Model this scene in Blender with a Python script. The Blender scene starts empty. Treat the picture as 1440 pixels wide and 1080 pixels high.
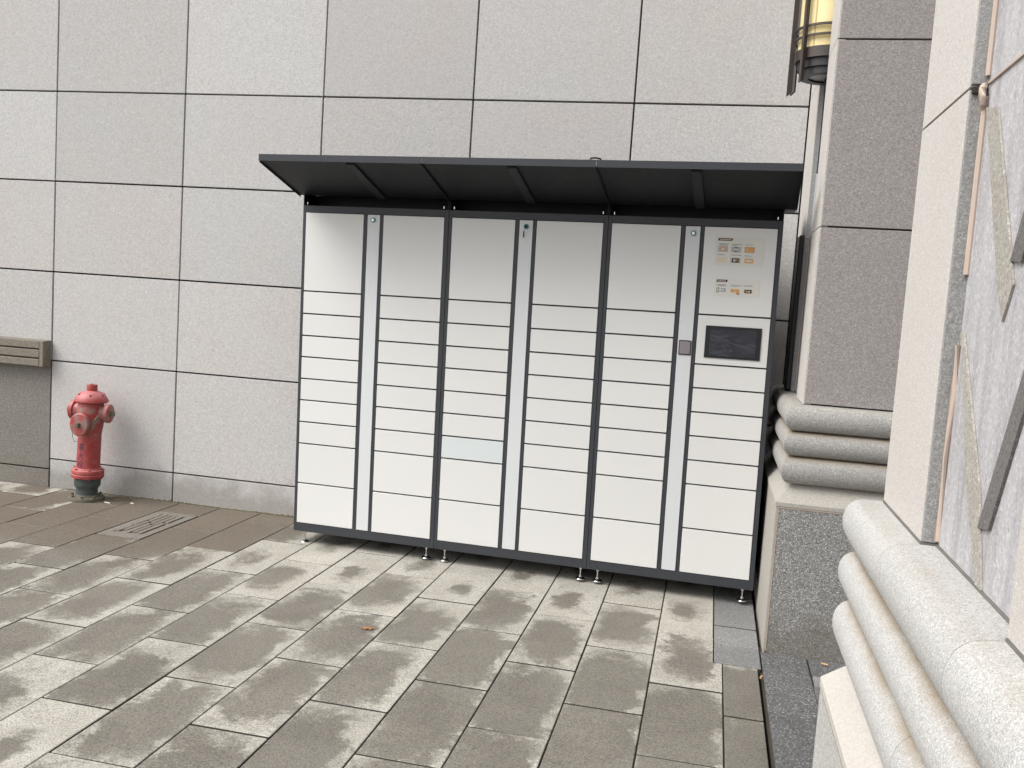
import bpy, bmesh, math, random
from mathutils import Matrix, Vector
random.seed(7)
R = math.radians
S = bpy.context.scene
COL = S.collection

# ------------------------------------------------------------------ camera
def cam_rot(a, b, c):
    return Matrix.Rotation(a, 3, 'Z') @ Matrix.Rotation(b, 3, 'X') @ Matrix.Rotation(c, 3, 'Y')
M3 = cam_rot(0.2106, -0.0912903, -0.0664874)
right, fwd, up = M3.col[0], M3.col[1], M3.col[2]
cam_data = bpy.data.cameras.new('camera')
cam = bpy.data.objects.new('camera', cam_data); COL.objects.link(cam)
mw = Matrix((right, up, -fwd)).transposed().to_4x4()
mw.translation = Vector((-0.26283, -5.58814, 1.52823))
cam.matrix_world = mw
cam_data.sensor_width = 36.0
cam_data.lens = 1300.147 / 1440 * 36
cam_data.clip_end = 300
cam_data.clip_start = 0.02
S.camera = cam

# ------------------------------------------------------------------ light
SUN_EL, SUN_AZ = R(50), R(236)      # azimuth of the sun, clockwise from +Y: front-left of the wall
world = bpy.data.worlds.new("World"); S.world = world; world.use_nodes = True
wn = world.node_tree; wn.nodes.clear()
sky = wn.nodes.new('ShaderNodeTexSky'); sky.sky_type = 'NISHITA'; sky.sun_disc = False
sky.sun_elevation = SUN_EL; sky.sun_rotation = SUN_AZ
sky.air_density = 1.0; sky.dust_density = 4.0; sky.ozone_density = 1.0
hs = wn.nodes.new('ShaderNodeHueSaturation'); hs.inputs['Saturation'].default_value = 0.15
bg = wn.nodes.new('ShaderNodeBackground'); bg.inputs['Strength'].default_value = 0.15
wo = wn.nodes.new('ShaderNodeOutputWorld')
wn.links.new(sky.outputs[0], hs.inputs['Color']); wn.links.new(hs.outputs[0], bg.inputs[0]); wn.links.new(bg.outputs[0], wo.inputs[0])
sd = bpy.data.lights.new('sun', 'SUN'); sd.energy = 1.0; sd.angle = R(38); sd.color = (1.0, 0.965, 0.92)
sun = bpy.data.objects.new('sun', sd); COL.objects.link(sun)
to_sun = Vector((math.sin(SUN_AZ) * math.cos(SUN_EL), math.cos(SUN_AZ) * math.cos(SUN_EL), math.sin(SUN_EL)))
sun.rotation_euler = to_sun.to_track_quat('Z', 'Y').to_euler()
S.view_settings.view_transform = 'Standard'; S.view_settings.look = 'None'
S.view_settings.gamma = 1; S.view_settings.use_curve_mapping = False
S.view_settings.exposure = 0.66
S.render.engine = 'CYCLES'

# ------------------------------------------------------------------ helpers
def link(name, me, parent=None, mat=None, loc=None, rot=None):
    o = bpy.data.objects.new(name, me); COL.objects.link(o)
    if mat is not None and me is not None and not me.materials: me.materials.append(mat)
    if parent is not None: o.parent = parent
    if loc is not None: o.location = loc
    if rot is not None: o.rotation_euler = rot
    return o
def tag(o, label=None, cat=None, group=None, kind=None):
    if label: o['label'] = label
    if cat: o['category'] = cat
    if group: o['group'] = group
    if kind: o['kind'] = kind
    return o
def to_mesh(bm, name='mesh', smooth=False):
    bmesh.ops.recalc_face_normals(bm, faces=bm.faces)
    me = bpy.data.meshes.new(name); bm.to_mesh(me); bm.free()
    if smooth:
        for p in me.polygons: p.use_smooth = True
        me.set_sharp_from_angle(angle=R(40))
    return me
def add_box(bm, x0, x1, y0, y1, z0, z1, bev=0.0, mi=0):
    m = bmesh.ops.create_cube(bm, size=1)
    vs = m['verts']
    for v in vs:
        v.co = Vector((x0 + (v.co.x + .5) * (x1 - x0), y0 + (v.co.y + .5) * (y1 - y0), z0 + (v.co.z + .5) * (z1 - z0)))
    fs = {f for v in vs for f in v.link_faces}
    for f in fs: f.material_index = mi
    if bev > 0:
        es = list({e for v in vs for e in v.link_edges})
        r = bmesh.ops.bevel(bm, geom=es, offset=bev, segments=1, affect='EDGES')
        for f in r['faces']: f.material_index = mi
def box_mesh(*a, bev=0.0):
    bm = bmesh.new(); add_box(bm, *a, bev=bev); return to_mesh(bm, 'block')
def add_cyl(bm, p0, p1, r0, r1=None, seg=16, mi=0):
    r1 = r0 if r1 is None else r1
    p0, p1 = Vector(p0), Vector(p1); d = (p1 - p0); L = d.length
    q = Vector((0, 0, 1)).rotation_difference(d.normalized()).to_matrix().to_4x4()
    r = bmesh.ops.create_cone(bm, cap_ends=True, segments=seg, radius1=r0, radius2=r1, depth=L,
                              matrix=Matrix.Translation((p0 + p1) / 2) @ q)
    for f in {f for v in r['verts'] for f in v.link_faces}: f.material_index = mi
def lathe(bm, prof, seg=32, mat4=Matrix.Identity(4), mi=0):
    rings = []
    for (r, z) in prof:
        if r < 1e-5: rings.append([bm.verts.new(mat4 @ Vector((0, 0, z)))])
        else: rings.append([bm.verts.new(mat4 @ Vector((r * math.cos(2*math.pi*i/seg), r * math.sin(2*math.pi*i/seg), z))) for i in range(seg)])
    for a, b in zip(rings, rings[1:]):
        for i in range(seg):
            j = (i + 1) % seg
            if len(a) == 1 and len(b) == 1: continue
            if len(a) == 1: f = bm.faces.new((a[0], b[i], b[j]))
            elif len(b) == 1: f = bm.faces.new((a[i], a[j], b[0]))
            else: f = bm.faces.new((a[i], a[j], b[j], b[i]))
            f.material_index = mi
def tube(bm, pts, r, seg=6):
    pts = [Vector(p) for p in pts]; rings = []
    for i, p in enumerate(pts):
        d = (pts[min(i+1, len(pts)-1)] - pts[max(i-1, 0)]).normalized()
        q = Vector((0, 0, 1)).rotation_difference(d).to_matrix()
        rings.append([bm.verts.new(p + q @ Vector((r*math.cos(2*math.pi*k/seg), r*math.sin(2*math.pi*k/seg), 0))) for k in range(seg)])
    for a, b in zip(rings, rings[1:]):
        for k in range(seg): bm.faces.new((a[k], a[(k+1) % seg], b[(k+1) % seg], b[k]))
    bm.faces.new(rings[0][::-1]); bm.faces.new(rings[-1])
def extrude_poly(bm, pts, vec, mi=0):
    vec = Vector(vec)
    a = [bm.verts.new(Vector(p)) for p in pts]; b = [bm.verts.new(Vector(p) + vec) for p in pts]
    n = len(pts); fs = [bm.faces.new(a), bm.faces.new(b[::-1])]
    for i in range(n): fs.append(bm.faces.new((a[i], b[i], b[(i+1) % n], a[(i+1) % n])))
    for f in fs: f.material_index = mi

# ------------------------------------------------------------------ materials
class NT:
    def __init__(s, name):
        s.m = bpy.data.materials.new(name); s.m.use_nodes = True
        s.t = s.m.node_tree; s.b = s.t.nodes['Principled BSDF']
    def n(s, typ, **kw):
        x = s.t.nodes.new(typ)
        for k, v in kw.items(): setattr(x, k, v)
        return x
    def put(s, sock, v):
        if isinstance(v, bpy.types.NodeSocket): s.t.links.new(v, sock)
        else: sock.default_value = v
    def math(s, op, a, b=0.0, c=0.0, clamp=False):
        x = s.n('ShaderNodeMath', operation=op, use_clamp=clamp)
        s.put(x.inputs[0], a); s.put(x.inputs[1], b); s.put(x.inputs[2], c); return x.outputs[0]
    def mix(s, f, a, b, typ='MIX'):
        x = s.n('ShaderNodeMix', data_type='RGBA', blend_type=typ)
        s.put(x.inputs[0], f)
        for sock, v in ((x.inputs[6], a), (x.inputs[7], b)):
            if isinstance(v, tuple) and len(v) == 3: v = v + (1,)
            s.put(sock, v)
        return x.outputs[2]
    def noise(s, vec, scale, detail=3, rough=.55, dist=0.0):
        x = s.n('ShaderNodeTexNoise'); s.put(x.inputs['Vector'], vec)
        x.inputs['Scale'].default_value = scale; x.inputs['Detail'].default_value = detail
        x.inputs['Roughness'].default_value = rough; x.inputs['Distortion'].default_value = dist
        return x.outputs[0]
    def voro(s, vec, scale):
        x = s.n('ShaderNodeTexVoronoi'); s.put(x.inputs['Vector'], vec); x.inputs['Scale'].default_value = scale
        return x
    def ss(s, v, a, b, o0=0.0, o1=1.0):
        x = s.n('ShaderNodeMapRange', interpolation_type='SMOOTHSTEP')
        s.put(x.inputs[0], v); x.inputs[1].default_value = a; x.inputs[2].default_value = b
        x.inputs[3].default_value = o0; x.inputs[4].default_value = o1; return x.outputs[0]
    def pos(s, jitter=True):
        g = s.n('ShaderNodeNewGeometry').outputs['Position']
        if not jitter: return g
        oi = s.n('ShaderNodeObjectInfo'); s.rnd = oi.outputs['Random']
        v = s.n('ShaderNodeVectorMath', operation='SCALE'); v.inputs[0].default_value = (13.1, 7.7, 9.3); s.put(v.inputs['Scale'], s.rnd)
        a = s.n('ShaderNodeVectorMath', operation='ADD'); s.put(a.inputs[0], g); s.put(a.inputs[1], v.outputs[0])
        return a.outputs[0]
    def attr(s, name, typ='OBJECT'):
        a = s.n('ShaderNodeAttribute', attribute_type=typ, attribute_name=name); return a.outputs['Fac']
    def bump(s, h, strength=.3, dist=.002):
        b = s.n('ShaderNodeBump'); b.inputs['Strength'].default_value = strength; b.inputs['Distance'].default_value = dist
        s.put(b.inputs['Height'], h); s.put(s.b.inputs['Normal'], b.outputs[0])

def simple(name, col, rough=.5, metal=0.0, spec=.5, var=0.0, scale=20, bump=0.0):
    k = NT(name); c = tuple(col) + (1,)
    k.b.inputs['Roughness'].default_value = rough; k.b.inputs['Metallic'].default_value = metal
    k.b.inputs['Specular IOR Level'].default_value = spec
    p = k.pos(); nz = k.noise(p, scale, 4)
    v = k.math('ADD', k.math('MULTIPLY_ADD', nz, 2 * var, 1 - var), k.math('MULTIPLY_ADD', k.rnd, .03, -.015))
    x = k.n('ShaderNodeVectorMath', operation='SCALE'); x.inputs[0].default_value = col; k.put(x.inputs['Scale'], v)
    k.put(k.b.inputs['Base Color'], x.outputs[0])
    k.put(k.b.inputs['Roughness'], k.math('MULTIPLY_ADD', k.noise(p, scale * 1.7, 3), .12, rough - .06))
    if bump: k.bump(k.noise(p, scale * 6, 3), bump, .001)
    return k.m

def granite(name, base, alt, speck=(.1, .1, .1), light=(.8, .78, .75), fine=330, amt=.35, contrast=.25, tint=.06,
            rough=.75, bump=.3, dirt=None, streak=0.0, grime=0.0):
    """flamed granite: crystal speckle, slow cloudy variation, per-slab tone"""
    k = NT(name); p = k.pos()
    cloud = k.noise(p, 2.3, 3, .5)
    r3 = k.math('FRACT', k.math('MULTIPLY', k.rnd, 31.7))
    c = k.mix(k.math('ADD', k.math('MULTIPLY', k.ss(cloud, .30, .70), .5), k.math('MULTIPLY', r3, .5)), base, alt)
    sp = k.noise(p, fine, 3, .7)
    dark = k.ss(sp, .49, .36, 0, 1)
    c = k.mix(k.math('MULTIPLY', dark, amt), c, speck)
    sp2 = k.noise(p, fine * .73, 3, .7)
    lt = k.ss(sp2, .52, .66)
    c = k.mix(k.math('MULTIPLY', lt, amt), c, light)
    vo = k.voro(p, fine * .6)
    vv = k.n('ShaderNodeSeparateColor'); k.put(vv.inputs[0], vo.outputs['Color'])
    cell = k.math('MULTIPLY_ADD', vv.outputs[0], contrast, 1 - contrast / 2)
    rare = k.ss(k.noise(p, fine * .35, 2), .68, .72)
    c = k.mix(k.math('MULTIPLY', rare, .35), c, speck)
    slab = k.math('MULTIPLY_ADD', k.rnd, 2 * tint, 1 - tint)
    tot = k.math('MULTIPLY', cell, slab)
    if streak:
        m = k.n('ShaderNodeMapping'); k.put(m.inputs['Vector'], p); m.inputs['Scale'].default_value = (9, 9, .8)
        st = k.ss(k.noise(m.outputs[0], 2.2, 5, .6), .35, .75, 1 + streak * .3, 1 - streak)
        tot = k.math('MULTIPLY', tot, st)
    v = k.n('ShaderNodeVectorMath', operation='SCALE'); k.put(v.inputs[0], c); k.put(v.inputs['Scale'], tot)
    c = v.outputs[0]
    if grime:   # rain-splash grime that climbs the foot of the stone
        g = k.n('ShaderNodeSeparateXYZ'); k.put(g.inputs[0], k.n('ShaderNodeNewGeometry').outputs['Position'])
        h = k.math('MULTIPLY_ADD', k.noise(p, 5, 4), .38, -.11)
        lo = k.ss(k.math('SUBTRACT', g.outputs[2], h), .0, .14, grime, 0)
        c = k.mix(lo, c, (.14, .12, .09))
    if dirt is not None:
        d = k.attr('dirt', 'GEOMETRY')
        f = k.math('MULTIPLY', d, k.ss(k.noise(p, 9, 5, .6), .30, .62, .35, .95))
        c = k.mix(f, c, dirt)
    k.put(k.b.inputs['Base Color'], c)
    k.b.inputs['Roughness'].default_value = rough; k.b.inputs['Specular IOR Level'].default_value = .3
    k.bump(k.math('ADD', sp, k.math('MULTIPLY', vv.outputs[1], .5)), bump, .0015)
    return k.m

M = {}
M['wall'] = granite('wall granite', (.515, .486, .470), (.500, .505, .500), speck=(.27, .25, .235), light=(.66, .64, .62), fine=170, amt=.52, contrast=.14, tint=.075, grime=.45)
M['walldark'] = granite('dark wall granite', (.20, .185, .165), (.235, .22, .20), speck=(.06, .055, .05), light=(.42, .40, .37), fine=190, amt=.5, tint=.04, grime=.3)
M['ledge'] = granite('ledge stone', (.19, .17, .135), (.23, .21, .17), speck=(.08, .07, .05), light=(.36, .33, .28), fine=200, amt=.45, tint=.05)
M['joint'] = simple('joint mortar', (.030, .026, .024), .9, var=.4)
M['joint2'] = simple('grey joint mortar', (.15, .145, .13), .9, var=.3)
M['pierfront'] = granite('pier face granite', (.318, .292, .277), (.335, .310, .298), speck=(.10, .09, .088), light=(.52, .49, .47), fine=250, amt=.6, contrast=.25, tint=.02, bump=.5)
M['pierside'] = granite('pier light granite', (.52, .492, .462), (.545, .518, .49), speck=(.34, .29, .25), light=(.74, .71, .68), fine=330, amt=.55, contrast=.12, tint=.02, bump=.5)
M['return'] = granite('pilaster return granite', (.27, .27, .265), (.33, .33, .325), speck=(.07, .07, .07), light=(.55, .55, .54), fine=360, amt=.5, contrast=.25, tint=.02)
M['torus'] = granite('moulding granite', (.445, .44, .425), (.485, .48, .465), speck=(.15, .15, .15), light=(.76, .75, .74), fine=460, amt=.70, contrast=.25, tint=.04, dirt=(.30, .235, .155), bump=.4)
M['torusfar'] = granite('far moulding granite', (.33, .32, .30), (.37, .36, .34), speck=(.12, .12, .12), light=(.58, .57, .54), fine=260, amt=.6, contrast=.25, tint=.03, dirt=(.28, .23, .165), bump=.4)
M['cap'] = granite('cap stone', (.48, .45, .41), (.53, .505, .465), speck=(.36, .32, .27), light=(.70, .67, .63), fine=300, amt=.35, contrast=.12, tint=.03)
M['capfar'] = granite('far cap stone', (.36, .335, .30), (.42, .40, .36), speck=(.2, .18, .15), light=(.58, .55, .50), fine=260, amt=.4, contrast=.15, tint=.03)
M['plinth'] = granite('plinth granite', (.23, .225, .215), (.27, .265, .255), speck=(.045, .045, .045), light=(.68, .67, .65), fine=210, amt=.85, contrast=.5, tint=.02, grime=.5, bump=.6)
M['plinthlight'] = granite('light plinth granite', (.42, .41, .385), (.48, .47, .445), speck=(.13, .13, .13), light=(.75, .74, .72), fine=270, amt=.65, contrast=.3, tint=.02, grime=.3)
M['panel'] = granite('recess panel stone', (.40, .385, .395), (.48, .47, .485), speck=(.25, .235, .235), light=(.66, .66, .68), fine=170, amt=.45, contrast=.14, tint=.02, streak=.28)
M['tanbar'] = granite('tan relief stone', (.33, .31, .275), (.39, .37, .335), speck=(.18, .16, .12), light=(.55, .53, .49), fine=260, amt=.6, contrast=.25, tint=.02)
M['shadebar'] = granite('painted relief shade', (.12, .11, .105), (.16, .15, .145), speck=(.05, .05, .05), light=(.30, .29, .28), fine=260, amt=.5, contrast=.25, tint=.02)  # dark colour stands in for shade on the sides of the raised relief
M['sealant'] = simple('pink sealant', (.48, .385, .32), .6, var=.12)
M['slate'] = granite('dark paving granite', (.080, .080, .080), (.13, .13, .13), speck=(.02, .02, .02), light=(.50, .50, .49), fine=230, amt=.75, contrast=.5, tint=.15, rough=.6)
M['slab'] = granite('grey border granite', (.17, .172, .17), (.23, .23, .225), speck=(.05, .05, .05), light=(.46, .46, .45), fine=240, amt=.7, contrast=.35, tint=.12, rough=.55)

def paver_mat(name, dry, dry2, wet, wet2):
    k = NT(name); p = k.pos(); w = k.attr('wet')
    tc = k.n('ShaderNodeTexCoord').outputs['Object']
    # ground near the hydrant stays soaked and silty
    gp = k.n('ShaderNodeSeparateXYZ'); k.put(gp.inputs[0], k.n('ShaderNodeNewGeometry').outputs['Position'])
    gn = k.math('MULTIPLY_ADD', k.noise(p, 2.2, 4, .55), 1.3, -.65)
    fx = k.ss(k.math('ADD', gp.outputs[0], gn), -2.55, -3.0); fx2 = k.ss(k.math('ADD', gp.outputs[0], gn), -5.6, -4.6)
    fy = k.ss(k.math('ADD', gp.outputs[1], gn), -1.5, -.75)
    soak = k.math('MULTIPLY', k.math('MULTIPLY', fx, fx2), fy)
    w = k.math('MULTIPLY_ADD', soak, .75, w)
    sx = k.n('ShaderNodeSeparateXYZ'); k.put(sx.inputs[0], tc)
    r2 = k.math('FRACT', k.math('MULTIPLY', k.rnd, 17.3))
    ox = k.math('MULTIPLY_ADD', k.rnd, .05, -.045); oy = k.math('MULTIPLY_ADD', r2, .16, -.10)
    ex = k.math('ABSOLUTE', k.math('DIVIDE', k.math('SUBTRACT', sx.outputs[0], ox), .150))
    ey = k.math('ABSOLUTE', k.math('DIVIDE', k.math('SUBTRACT', sx.outputs[1], oy), .318))
    q = k.math('POWER', k.math('ADD', k.math('POWER', ex, 3.0), k.math('POWER', ey, 3.0)), .333)
    nz = k.math('SUBTRACT', k.noise(p, 6.0, 6, .62, .3), .5)
    nf = k.math('ADD', k.math('SUBTRACT', k.noise(p, 60, 4, .65), .5), k.math('MULTIPLY_ADD', k.noise(p, 19, 4, .6), 1.0, -.5))
    h = k.math('ADD', k.math('SUBTRACT', k.math('MULTIPLY_ADD', nz, 1.9, w), q), k.math('MULTIPLY', nf, .45))
    # hard tide mark on one side of the stain, soft drying edge elsewhere
    soft = k.ss(k.noise(p, 4, 2), .42, .60)
    m1 = k.ss(h, -.14, .22); m2 = k.ss(h, -.42, .38)
    m = k.math('ADD', k.math('MULTIPLY', m1, k.math('SUBTRACT', 1.0, soft)), k.math('MULTIPLY', m2, soft))
    dc = k.mix(k.ss(k.noise(p, 6, 4), .35, .65), dry, dry2); wc = k.mix(k.ss(k.noise(p, 3, 4), .35, .65), wet, wet2); wc = k.mix(k.math('MULTIPLY', soak, .9), wc, (.125, .100, .072))
    c = k.mix(k.math('MULTIPLY', m, .93), dc, wc)
    sp = k.noise(p, 190, 3, .75); sp2 = k.noise(p, 110, 3, .7)
    vo = k.voro(p, 150); vc = k.n('ShaderNodeSeparateColor'); k.put(vc.inputs[0], vo.outputs['Color'])
    g = k.math('ADD', k.math('MULTIPLY_ADD', sp, 3.0, -.50), k.math('MULTIPLY_ADD', vc.outputs[0], .26, -.13))
    g = k.math('MULTIPLY', g, k.math('MULTIPLY_ADD', r2, .10, .95))
    spots = k.ss(k.noise(p, 22, 3, .5), .70, .76, 1, .62)
    g = k.math('MULTIPLY', g, spots)
    v = k.n('ShaderNodeVectorMath', operation='SCALE'); k.put(v.inputs[0], c); k.put(v.inputs['Scale'], g)
    # pale worn arris at the slab edge
    d = k.math('MAXIMUM', k.math('DIVIDE', k.math('ABSOLUTE', sx.outputs[0]), .150), k.math('MULTIPLY_ADD', k.math('DIVIDE', k.math('ABSOLUTE', sx.outputs[1]), .318), 1.0, 0.0))
    k.put(k.b.inputs['Base Color'], v.outputs[0])
    k.put(k.b.inputs['Roughness'], k.math('MULTIPLY_ADD', m, -.22, .85)); k.b.inputs['Specular IOR Level'].default_value = .35
    k.bump(k.math('ADD', sp, sp2), .45, .002)
    return k.m
M['paver'] = paver_mat('concrete paver', (.370, .350, .305), (.430, .410, .362), (.138, .125, .104), (.168, .154, .130))
M['bed'] = simple('sand bed', (.055, .046, .035), .95, var=.4, scale=30)
M['ground'] = simple('far ground', (.26, .25, .23), .9, var=.2, scale=4)

M['frame'] = simple('charcoal powder coat', (.040, .043, .050), .45, spec=.4, var=.05, bump=.05)
M['canopy'] = simple('charcoal canopy steel', (.009, .0105, .013), .5, spec=.22, var=.1)
M['ribm'] = simple('rib steel', (.014, .016, .019), .5, spec=.25)
M['door'] = simple('off white powder coat', (.70, .698, .682), .36, spec=.45, var=.012, scale=3)
M['film'] = simple('bluish filmed door', (.64, .685, .69), .22, spec=.6, var=.02, scale=6)
M['strip'] = simple('cool grey service strip', (.645, .662, .675), .3, spec=.5, var=.012, scale=3)
M['chrome'] = simple('chrome', (.7, .7, .7), .18, metal=1)
M['rubber'] = simple('black plastic', (.015, .015, .017), .45)
M['lockblue'] = simple('teal lock ring', (.05, .22, .27), .35)
M['brass'] = simple('scanner housing', (.27, .24, .27), .3, metal=.3)
k = NT('dusty screen glass'); p = k.pos()
mp = k.n('ShaderNodeMapping'); k.put(mp.inputs['Vector'], p); mp.inputs['Rotation'].default_value = (0, .6, 0); mp.inputs['Scale'].default_value = (1, 1, 4)
f = k.ss(k.noise(mp.outputs[0], 9, 5, .6, 1.5), .4, .75)
k.put(k.b.inputs['Base Color'], k.mix(f, (.022, .024, .034), (.060, .062, .080))); k.b.inputs['Roughness'].default_value = .22
M['screen'] = k.m
M['bezel'] = simple('screen bezel', (.010, .011, .013), .35)
M['p_film'] = simple('sticker film', (.67, .66, .62), .3)
M['p_grey'] = simple('print grey', (.40, .41, .41), .4)
M['p_black'] = simple('print black', (.025, .022, .02), .4)
M['p_text'] = simple('print text', (.12, .12, .13), .5)
M['p_orange'] = simple('print orange', (.60, .31, .10), .4)
M['p_cream'] = simple('print cream', (.68, .60, .46), .4)
M['p_teal'] = simple('print teal', (.16, .33, .42), .4)

def red_paint():
    k = NT('faded red paint'); p = k.pos(False)
    n1 = k.noise(p, 14, 5, .6); c = k.mix(k.ss(n1, .35, .7), (.34, .040, .038), (.40, .085, .078))
    g = k.n('ShaderNodeNewGeometry'); sx = k.n('ShaderNodeSeparateXYZ'); k.put(sx.inputs[0], g.outputs['Normal'])
    fade = k.math('MULTIPLY', k.ss(sx.outputs[2], .15, .8), .62)     # sun-bleached on what faces up
    c = k.mix(fade, c, (.58, .24, .235))
    chip = k.ss(k.noise(p, 55, 4, .6), .63, .68); c = k.mix(chip, c, (.13, .10, .09))
    sz = k.n('ShaderNodeSeparateXYZ'); k.put(sz.inputs[0], g.outputs['Position'])
    band = k.math('MULTIPLY', k.ss(sz.outputs[2], .40, .50), k.ss(sz.outputs[2], .66, .62))
    dust = k.math('MULTIPLY', band, k.ss(k.noise(p, 16, 4), .42, .60)); c = k.mix(k.math('MULTIPLY', dust, .75), c, (.26, .22, .19))
    k.put(k.b.inputs['Base Color'], c); k.b.inputs['Roughness'].default_value = .5
    k.bump(k.noise(p, 80, 3), .25, .002); return k.m
M['red'] = red_paint()
M['iron'] = simple('painted dark pipe', (.065, .08, .075), .6, var=.45, scale=25, bump=.4)
M['rust'] = simple('rusty flange', (.14, .125, .095), .8, var=.5, scale=30, bump=.5)
M['wire'] = simple('dull wire', (.22, .18, .15), .5, metal=.4)
M['ink'] = simple('faded stencil', (.07, .03, .05), .7, var=.5, scale=70)
k = NT('lantern glass'); p = k.pos()
k.put(k.b.inputs['Base Color'], k.mix(k.ss(k.noise(p, 7, 3), .35, .65), (.72, .58, .26), (.80, .68, .38)))
k.b.inputs['Roughness'].default_value = .35
k.b.inputs['Subsurface Weight'].default_value = .3; k.b.inputs['Subsurface Radius'].default_value = (.03, .03, .01)
M['glass'] = k.m
M['seam'] = simple('ochre glazing seam', (.50, .36, .13), .5)
M['bronze'] = simple('dark bronze', (.060, .048, .042), .45, metal=.3, var=.3)
M['leaf'] = simple('dry leaf', (.34, .15, .07), .7, var=.3, scale=60)
M['butt'] = simple('cigarette filter', (.60, .36, .17), .8, var=.2, scale=90)
M['paper'] = simple('cigarette paper', (.7, .66, .6), .8, var=.1)
M['moss'] = simple('soil and moss', (.10, .085, .05), .95, var=.5, scale=60, bump=.8)
M['castiron'] = granite('cast drain cover', (.17, .155, .13), (.22, .20, .17), speck=(.07, .06, .05), light=(.33, .31, .28), fine=200, amt=.5, contrast=.2)

# ------------------------------------------------------------------ ground and pavement
g = link('ground', box_mesh(-60, 60, -80, 60, -.5, -.09), mat=M['ground']); tag(g, kind='structure')
pave = link('pavement', box_mesh(-9.0, .04, -7.5, .02, -.088, -.012), mat=M['bed']); tag(pave, kind='structure')
PX0, PW, PL = -2.808, .300, .637
DP = {0: .008, 1: .005, 2: -.007, 3: -.005, 4: -.007, 8: .004}
paver_cache = {}
def slab_mesh(w, l, t=.05, bev=.0025):
    key = (round(w, 3), round(l, 3))
    if key not in paver_cache:
        paver_cache[key] = box_mesh(-w/2, w/2, -l/2, l/2, -t, 0, bev=bev)
        paver_cache[key].materials.append(M['paver']); paver_cache[key].materials.append(M['bed'])
        for f in paver_cache[key].polygons:
            if abs(f.normal.z) < .5: f.material_index = 1
    return paver_cache[key]
def wetness(x, y):
    r = random.random()
    if x > -.11 and y < -1.5: return 1.12 + .1 * r
    if x < -4.2 and y > -.35: return .1 + .2 * r
    if x < -2.9 and y > -1.0: return .80 + .3 * r
    if x < -5.6: return .85 + .4 * r
    if x < -3.0 and y > -1.7: return .85 + .3 * r
    if x > -2.75 and y > -1.1: return .25 + .2 * r
    if x > -1.3 and y < -1.75: return 1.08 + .15 * r
    if x < -2.35 and y < -2.6: return .20 + .45 * r
    if y > -1.5: return .62 + .3 * r
    return .86 + .24 * r
J = .0058
def put_paver(x0, x1, y0, y1, name='paver', wet=None, mat=None):
    if y1 > 0: y1 = -.002
    w, l = x1 - x0 - J, y1 - y0 - .0105
    if w < .02 or l < .02: return
    o = link(name, slab_mesh(w, l), pave, loc=((x0+x1)/2, (y0+y1)/2, -.0005 - random.random() * .0030),
             rot=(random.uniform(-.0024, .0024), random.uniform(-.004, .004), random.uniform(-.0018, .0018)))
    o['wet'] = wet if wet is not None else wetness((x0+x1)/2, (y0+y1)/2)
    if mat is not None:
        o.material_slots[0].link = 'OBJECT'; o.material_slots[0].material = mat
    return o
for kx in range(-18, 9):
    x0 = PX0 + PW * kx + DP.get(kx, 0); x1 = PX0 + PW * (kx + 1) + DP.get(kx + 1, 0)
    if kx == 8: x1 = -.105
    off = -1.850 if kx % 2 == 0 else -1.532
    for n in range(-7, 4):
        y0 = off + PL * n; y1 = y0 + PL
        if y0 > -.01: continue
        if y1 < -4.6 or (x1 < -5.5 and y1 < -2.3): continue
        if kx == -3 and n == 1: continue              # the drain cover sits here
        if kx == 8:
            if y0 > -1.6: put_paver(x0, -.143, y0, y1)
            elif y1 > -1.4:                             # notched by the dark border
                cx_, cy_ = (x0+x1)/2, (y0+y1)/2; h_ = J/2; bmn = bmesh.new()
                pts_ = [(x0+h_, y0+h_), (x1-h_, y0+h_), (x1-h_, -1.53-h_), (-.143-h_, -1.53-h_), (-.143-h_, y1-h_), (x0+h_, y1-h_)]
                extrude_poly(bmn, [(px_-cx_, py_-cy_, 0) for px_, py_ in pts_], (0, 0, -.05)); men = to_mesh(bmn)
                men.materials.append(M['paver']); men.materials.append(M['bed'])
                for f in men.polygons:
                    if abs(f.normal.z) < .5: f.material_index = 1
                link('paver', men, pave, loc=(cx_, cy_, -.001))['wet'] = .8
            else: put_paver(x0, x1, y0, y1)
        else: put_paver(x0, x1, y0, y1)
# narrow cut pavers and grey granite along the pier
ys = [-1.53, -2.06, -2.62, -3.25, -3.88, -4.5]
for a, b in zip(ys, ys[1:]): put_paver(-.105, .048, b, a)
for a, b in ((-1.53, -1.28), (-1.28, -1.02), (-1.02, -.55), (-.55, -.05)):
    put_paver(-.143, .064, a, b, 'border_slab', mat=M['slab'])
# darker strip of granite between pavement and piers
kerb = link('border_paving', box_mesh(.058, 1.9, -6.6, -1.20, -.088, -.02), mat=M['bed']); tag(kerb, kind='structure')
def border(x0, x1, y0, y1, mat):
    m = box_mesh(x0+.003, x1-.003, y0+.002, y1-.002, -.06, -.006 - random.random()*.002, bev=.002)
    link('border_slab', m, kerb, mat)
border(.066, .272, -1.96, -1.295, M['slate']); border(.066, .262, -2.7, -1.96, M['slate']); border(.066, .262, -3.4, -2.7, M['slate'])
border(.275, .55, -1.50, -1.295, M['slate']); border(.275, .55, -1.62, -1.50, M['slab'])
border(.268, .55, -2.2, -1.62, M['slate']); border(.268, .55, -2.8, -2.2, M['slate']); border(.268, .55, -3.4, -2.8, M['slate'])
border(.553, .9, -1.9, -1.295, M['slate']); border(.553, .9, -2.6, -1.9, M['slate'])

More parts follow.
